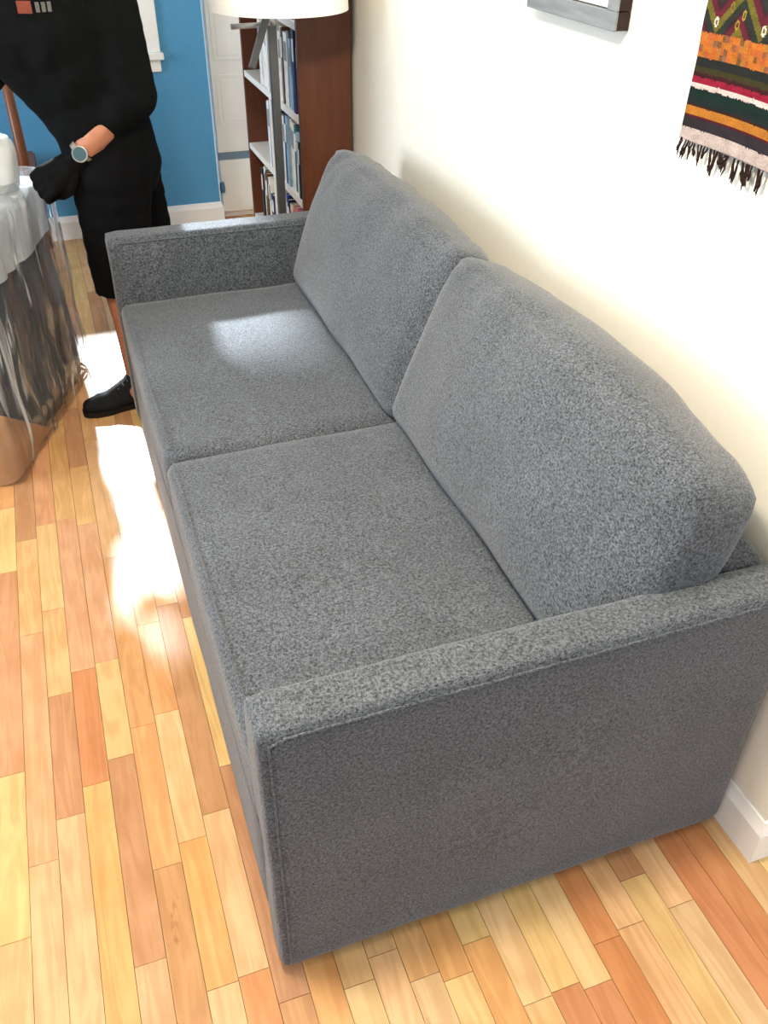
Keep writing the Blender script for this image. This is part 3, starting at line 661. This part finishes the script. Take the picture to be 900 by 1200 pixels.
# ------------------------------------------------------------------ the worker
pr_ = thing('person', 'person in black jacket, shorts and gloves leaning over the wrapped armchair', 'person', (.10, 2.28, 0))
skin = noisy(mat('skin', (172, 114, 86), .5, .4), 40, .94, 1.05)
black = noisy(mat('black_jacket_cloth', (10, 12, 13), .9, .1), 30, .7, 1.3)
shortm = noisy(mat('black_shorts_cloth', (8, 8, 10), .9, .1), 30, .8, 1.2)
hip = Vector((.085, 2.31, .86)); chest = Vector((-.03, 2.26, 1.20)); neck = Vector((-.10, 2.22, 1.40))
shL, elL, wrL = Vector((.12, 2.19, 1.33)), Vector((.155, 2.16, 1.02)), Vector((-.012, 2.17, .865))
shR, elR, wrR = Vector((-.22, 2.36, 1.30)), Vector((-.238, 2.46, 1.065)), Vector((-.42, 2.32, .90))
head = Vector((-.19, 2.17, 1.55))
knL, anL = Vector((.02, 2.20, .46)), Vector((.028, 2.145, .10))
knR, anR = Vector((.16, 2.46, .46)), Vector((.20, 2.50, .10))
hiL, hiR = Vector((.07, 2.23, .82)), Vector((.11, 2.40, .82))
body_caps = [
    ([hip, Vector((.03, 2.29, 1.02)), chest, Vector((-.08, 2.235, 1.34))], [.13, .125, .15, .13]),
    ([Vector((-.08, 2.235, 1.36)), neck, head + Vector((.02, 0, -.05))], [.075, .058, .062]),
    ([head+Vector((.02, 0, -.02)), head+Vector((-.02, -.01, .04))], [.088, .095]),
    ([head+Vector((-.055, -.015, -.055)), head+Vector((-.06, -.015, .0))], [.045, .05]),      # jaw and cheeks
    ([head+Vector((-.105, -.03, .0)), head+Vector((-.122, -.035, -.02))], [.013, .016]),       # nose
    ([head+Vector((.0, -.10, .01)), head+Vector((.0, -.104, -.02))], [.016, .014]), ([head+Vector((.03, .092, .01)), head+Vector((.03, .096, -.02))], [.016, .014]),
    ([chest+Vector((.05, -.03, .10)), shL, elL, elL.lerp(wrL, .6), wrL, wrL+(wrL-elL).normalized()*.05], [.08, .062, .05, .046, .036, .034]),
    ([chest+Vector((-.08, .05, .10)), shR, elR, wrR, wrR+Vector((-.03, -.025, -.008))], [.08, .062, .045, .031, .032]),
    ([hip, hiL, knL, Vector((.035, 2.175, .32)), anL, Vector((.02, 2.13, .06))], [.12, .088, .06, .056, .038, .04]),
    ([hip, hiR, knR, Vector((.185, 2.485, .32)), anR, anR+Vector((0, 0, -.04))], [.12, .088, .06, .056, .038, .04]),
]
remeshed('body', body_caps, .011, skin, pr_, 4)
jac = remeshed('jacket', [
    ([Vector((.09, 2.30, .80)), Vector((.045, 2.285, .98)), chest, Vector((-.08, 2.235, 1.36))], [.148, .165, .182, .148]),
    ([Vector((-.03, 2.27, .99)), Vector((-.12, 2.25, 1.18)), Vector((-.14, 2.25, 1.3))], [.10, .14, .13]),
    ([Vector((-.08, 2.235, 1.40)), neck+Vector((0, 0, .0))], [.10, .078]),
    ([chest+Vector((.04, -.02, .10)), shL, elL, elL.lerp(wrL, .36)], [.11, .092, .080, .060]),
    ([chest+Vector((-.08, .05, .10)), shR, elR, elR.lerp(wrR, .85)], [.11, .09, .072, .055])], .012, black, pr_, 4)
remeshed('shorts', [
    ([Vector((.085, 2.31, .88)), hip], [.138, .145]),
    ([hip+Vector((-.005, -.02, -.02)), hiL+Vector((-.01, 0, -.04)), knL+Vector((.02, .0, .06)), knL+Vector((.018, .0, -.035))], [.14, .135, .108, .10]),
    ([hip+Vector((0, .02, -.02)), hiR, knR+Vector((0, 0, .04)), knR+Vector((0, 0, -.03))], [.14, .125, .10, .092])], .012, shortm, pr_, 3, keep=lambda c: c.z > .405)
# gloved hands: palm, four curled fingers, thumb
glv = noisy(mat('black_knit_glove', (10, 10, 11), .9, .1), 120, .7, 1.3)
def glove(w0, d, side, up, name='glove'):
    d = d.normalized(); up = (up - d*up.dot(d)).normalized(); s = d.cross(up)*side
    caps = [([w0-d*.03, w0+d*.02], [.042, .038]), ([w0+d*.02+s*.012, w0+d*.085+s*.022], [.03, .027]), ([w0+d*.02-s*.012, w0+d*.085-s*.022], [.03, .027]), ([w0+d*.02, w0+d*.085], [.032, .028])]
    for i, (o_, l) in enumerate(((-.036, .9), (-.012, 1.02), (.013, .98), (.036, .78))):
        k = w0 + d*.095 + s*o_ + up*.006
        a = k + d*.036*l - up*.012; b = a + d*.006*l - up*.034*l; c = b - d*.026*l - up*.008
        caps.append(([k, a, b, c], [.0145, .0135, .0125, .0115]))
    tb = w0 + d*.025 - s*.032
    caps.append(([tb, tb+d*.035-s*.024-up*.012, tb+d*.062-s*.018-up*.030, tb+d*.080-s*.004-up*.040], [.02, .0165, .0145, .0125]))
    return remeshed(name, caps, .0045, glv, pr_, 2)
dl = Vector((-.105, -.01, -.055))
glove(Vector((-.045, 2.168, .838)), dl, 1, Vector((-.25, -.85, .45)))
glove(wrR+Vector((-.02, -.02, -.005)), Vector((-.7, -.6, -.25)), -1, Vector((0, -.2, 1)))
# wrist watch
ax = (wrL-elL).normalized(); wc = wrL + ax*.002; wn = Vector((-.10, -.95, .30)); wn = (wn-ax*wn.dot(ax)).normalized()
wt = obj('watch_strap', add_tube(bmesh.new(), [wc-ax*.009, wc+ax*.009], .0405, 28, cap=False), mat('pale_watch_strap', (150, 140, 128), .4, .4, .4), pr_, True)
cc = wc + wn*.038
obj('watch_case', add_tube(bmesh.new(), [cc, cc+wn*.011, cc+wn*.0115], [.024, .024, .021], 28), mat('steel_watch_case', (176, 172, 164), .25, .5, .9), wt, False)
obj('watch_dial', add_tube(bmesh.new(), [cc+wn*.0112, cc+wn*.0124], .0195, 28), mat('teal_dial', (58, 84, 90), .15, .5), wt, False)
# short hair and eyes (above the frame)
remeshed('hair', [([head+Vector((.035, .0, .03)), head+Vector((-.02, -.01, .075))], [.092, .088])], .009, mat('dark_brown_hair', (40, 28, 22), .7), pr_, 2, keep=lambda c: c.z > head.z+.02 or c.x > head.x+.04)
for s in (-1, 1): obj('eye', xform(add_lathe(bmesh.new(), (0, 0, 0), [(0, -.011), (.008, -.008), (.011, 0), (.008, .008), (0, .011)], 12), Matrix.Translation(head+Vector((-.094, -.022+s*.034, .012)))), mat('eye_white', (224, 222, 218), .2), pr_, True)
obj('mouth', add_tube(bmesh.new(), [head+Vector((-.103, -.045, -.065)), head+Vector((-.109, -.022, -.066)), head+Vector((-.103, .004, -.065))], .005, 8), mat('lips', (160, 88, 78), .5), pr_, True)
# chest emblem: an orange mark followed by small pale lettering
from mathutils.bvhtree import BVHTree
jb = BVHTree.FromPolygons([v.co.copy() for v in jac.data.vertices], [tuple(p.vertices) for p in jac.data.polygons])
def on_jacket(x, z):
    h = jb.ray_cast(Vector((x, 1.6, z)), Vector((0, 1, 0))); return h[0], h[1]
orange = mat('orange_emblem', (120, 56, 36), .7); pale = mat('pale_emblem_lettering', (100, 100, 98), .7)
def badge(x, z, w_, h_, m, name, n=5):
    bm = bmesh.new(); f, b = [], []
    for i in range(n+1):
        for j in range(n+1):
            p, nn = on_jacket(x+w_*(i/n-.5), z+h_*(j/n-.5)); f.append(bm.verts.new(p+nn*.003)); b.append(bm.verts.new(p-nn*.002))
    ix = lambda i, j: i*(n+1)+j
    for i in range(n):
        for j in range(n): bm.faces.new((f[ix(i, j)], f[ix(i+1, j)], f[ix(i+1, j+1)], f[ix(i, j+1)]))
    rim = [ix(i, 0) for i in range(n)] + [ix(n, j) for j in range(n)] + [ix(n-i, n) for i in range(n)] + [ix(0, n-j) for j in range(n)]
    for a, c in zip(rim, rim[1:]+rim[:1]): bm.faces.new((f[c], f[a], b[a], b[c]))
    return obj(name, bm, m, jac)
badge(-.095, 1.262, .036, .030, orange, 'emblem')
for k in range(3): badge(-.062+.015*k, 1.262, .010, .024, pale, 'emblem_letter', 2)
# shoes
shoe_m = noisy(mat('black_knit_shoe', (16, 17, 20), .8, .25), 160, .7, 1.5, bump=.3); sole_m = mat('black_sole', (12, 12, 13), .6, .3)
def shoe(an, d, parent):
    d = Vector((d[0], d[1], 0)).normalized(); s = Vector((-d.y, d.x, 0)); h = Vector((an.x, an.y, 0)) - d*.055
    caps = [([h+d*.035+Vector((0, 0, .048)), h+d*.06+Vector((0, 0, .095))], [.038, .043]),
            ([h+d*.03+Vector((0, 0, .042)), h+d*.11+Vector((0, 0, .044)), h+d*.19+Vector((0, 0, .038)), h+d*.235+Vector((0, 0, .033))], [.036, .040, .036, .027]),
            ([h+d*.16+s*.013+Vector((0, 0, .034)), h+d*.21+s*.008+Vector((0, 0, .032))], [.032, .028]), ([h+d*.16-s*.013+Vector((0, 0, .034)), h+d*.21-s*.008+Vector((0, 0, .032))], [.032, .028]),
            ([h+d*.08+Vector((0, 0, .085)), h+d*.15+Vector((0, 0, .055))], [.032, .028])]
    o = remeshed('shoe', caps, .006, shoe_m, parent, 3)
    bm = bmesh.new(); out_ = []
    for t, wd in ((0, .02), (.03, .034), (.08, .037), (.13, .038), (.18, .045), (.22, .041), (.25, .028), (.263, .012)): out_.append((t, wd))
    lo = [h+d*t+s*wd for t, wd in out_] + [h+d*t-s*wd for t, wd in reversed(out_)]
    a = [bm.verts.new(p+Vector((0, 0, .001))) for p in lo]; b = [bm.verts.new(p+Vector((0, 0, .021))) for p in lo]
    bm.faces.new(a); bm.faces.new(list(reversed(b)))
    for i in range(len(a)): bm.faces.new((a[i], b[i], b[(i+1) % len(a)], a[(i+1) % len(a)]))
    bmesh.ops.recalc_face_normals(bm, faces=bm.faces)
    obj('sole', bm, sole_m, o)
    for k in range(5):
        q = h + d*(.095+.018*k) + Vector((0, 0, .113-.0115*k))
        obj('lace', add_tube(bmesh.new(), [q-s*.022-Vector((0, 0, .008)), q+Vector((0, 0, .001)), q+s*.022-Vector((0, 0, .008))], .003, 6), mat('dark_lace', (40, 44, 52), .8) if k == 0 else bpy.data.materials['dark_lace'], o)
shoe(anL, (-1, -.16), pr_); shoe(anR, (-.8, .35), pr_)

# ------------------------------------------------------------------ ceiling lamp (above the frame) that warms the near floor
cl_ = thing('ceiling_lamp', 'round flush ceiling lamp with warm glass bowl above the sofa', 'ceiling lamp', (-.12, .16, 2.39))
obj('mount', add_lathe(bmesh.new(), (-.12, .16, 2.44), [(0, .058), (.17, .058), (.17, .03), (.15, .0), (0, .0)], 32), M['white'], cl_, True)
obj('glass_bowl', add_lathe(bmesh.new(), (-.12, .16, 2.36), [(.0, 0), (.07, .008), (.12, .03), (.145, .07), (.148, .082)], 32), mat('warm_bowl', (255, 240, 214), .4, .3, emit=(255, 206, 140), estr=2.0), cl_, True)
ld = bpy.data.lights.new('ceiling_bulb', 'POINT'); lo_ = bpy.data.objects.new('ceiling_bulb', ld); C.objects.link(lo_)
ld.energy = 105; ld.color = (1.0, .88, .70); ld.shadow_soft_size = .10; lo_.location = (-.12, .16, 2.22)
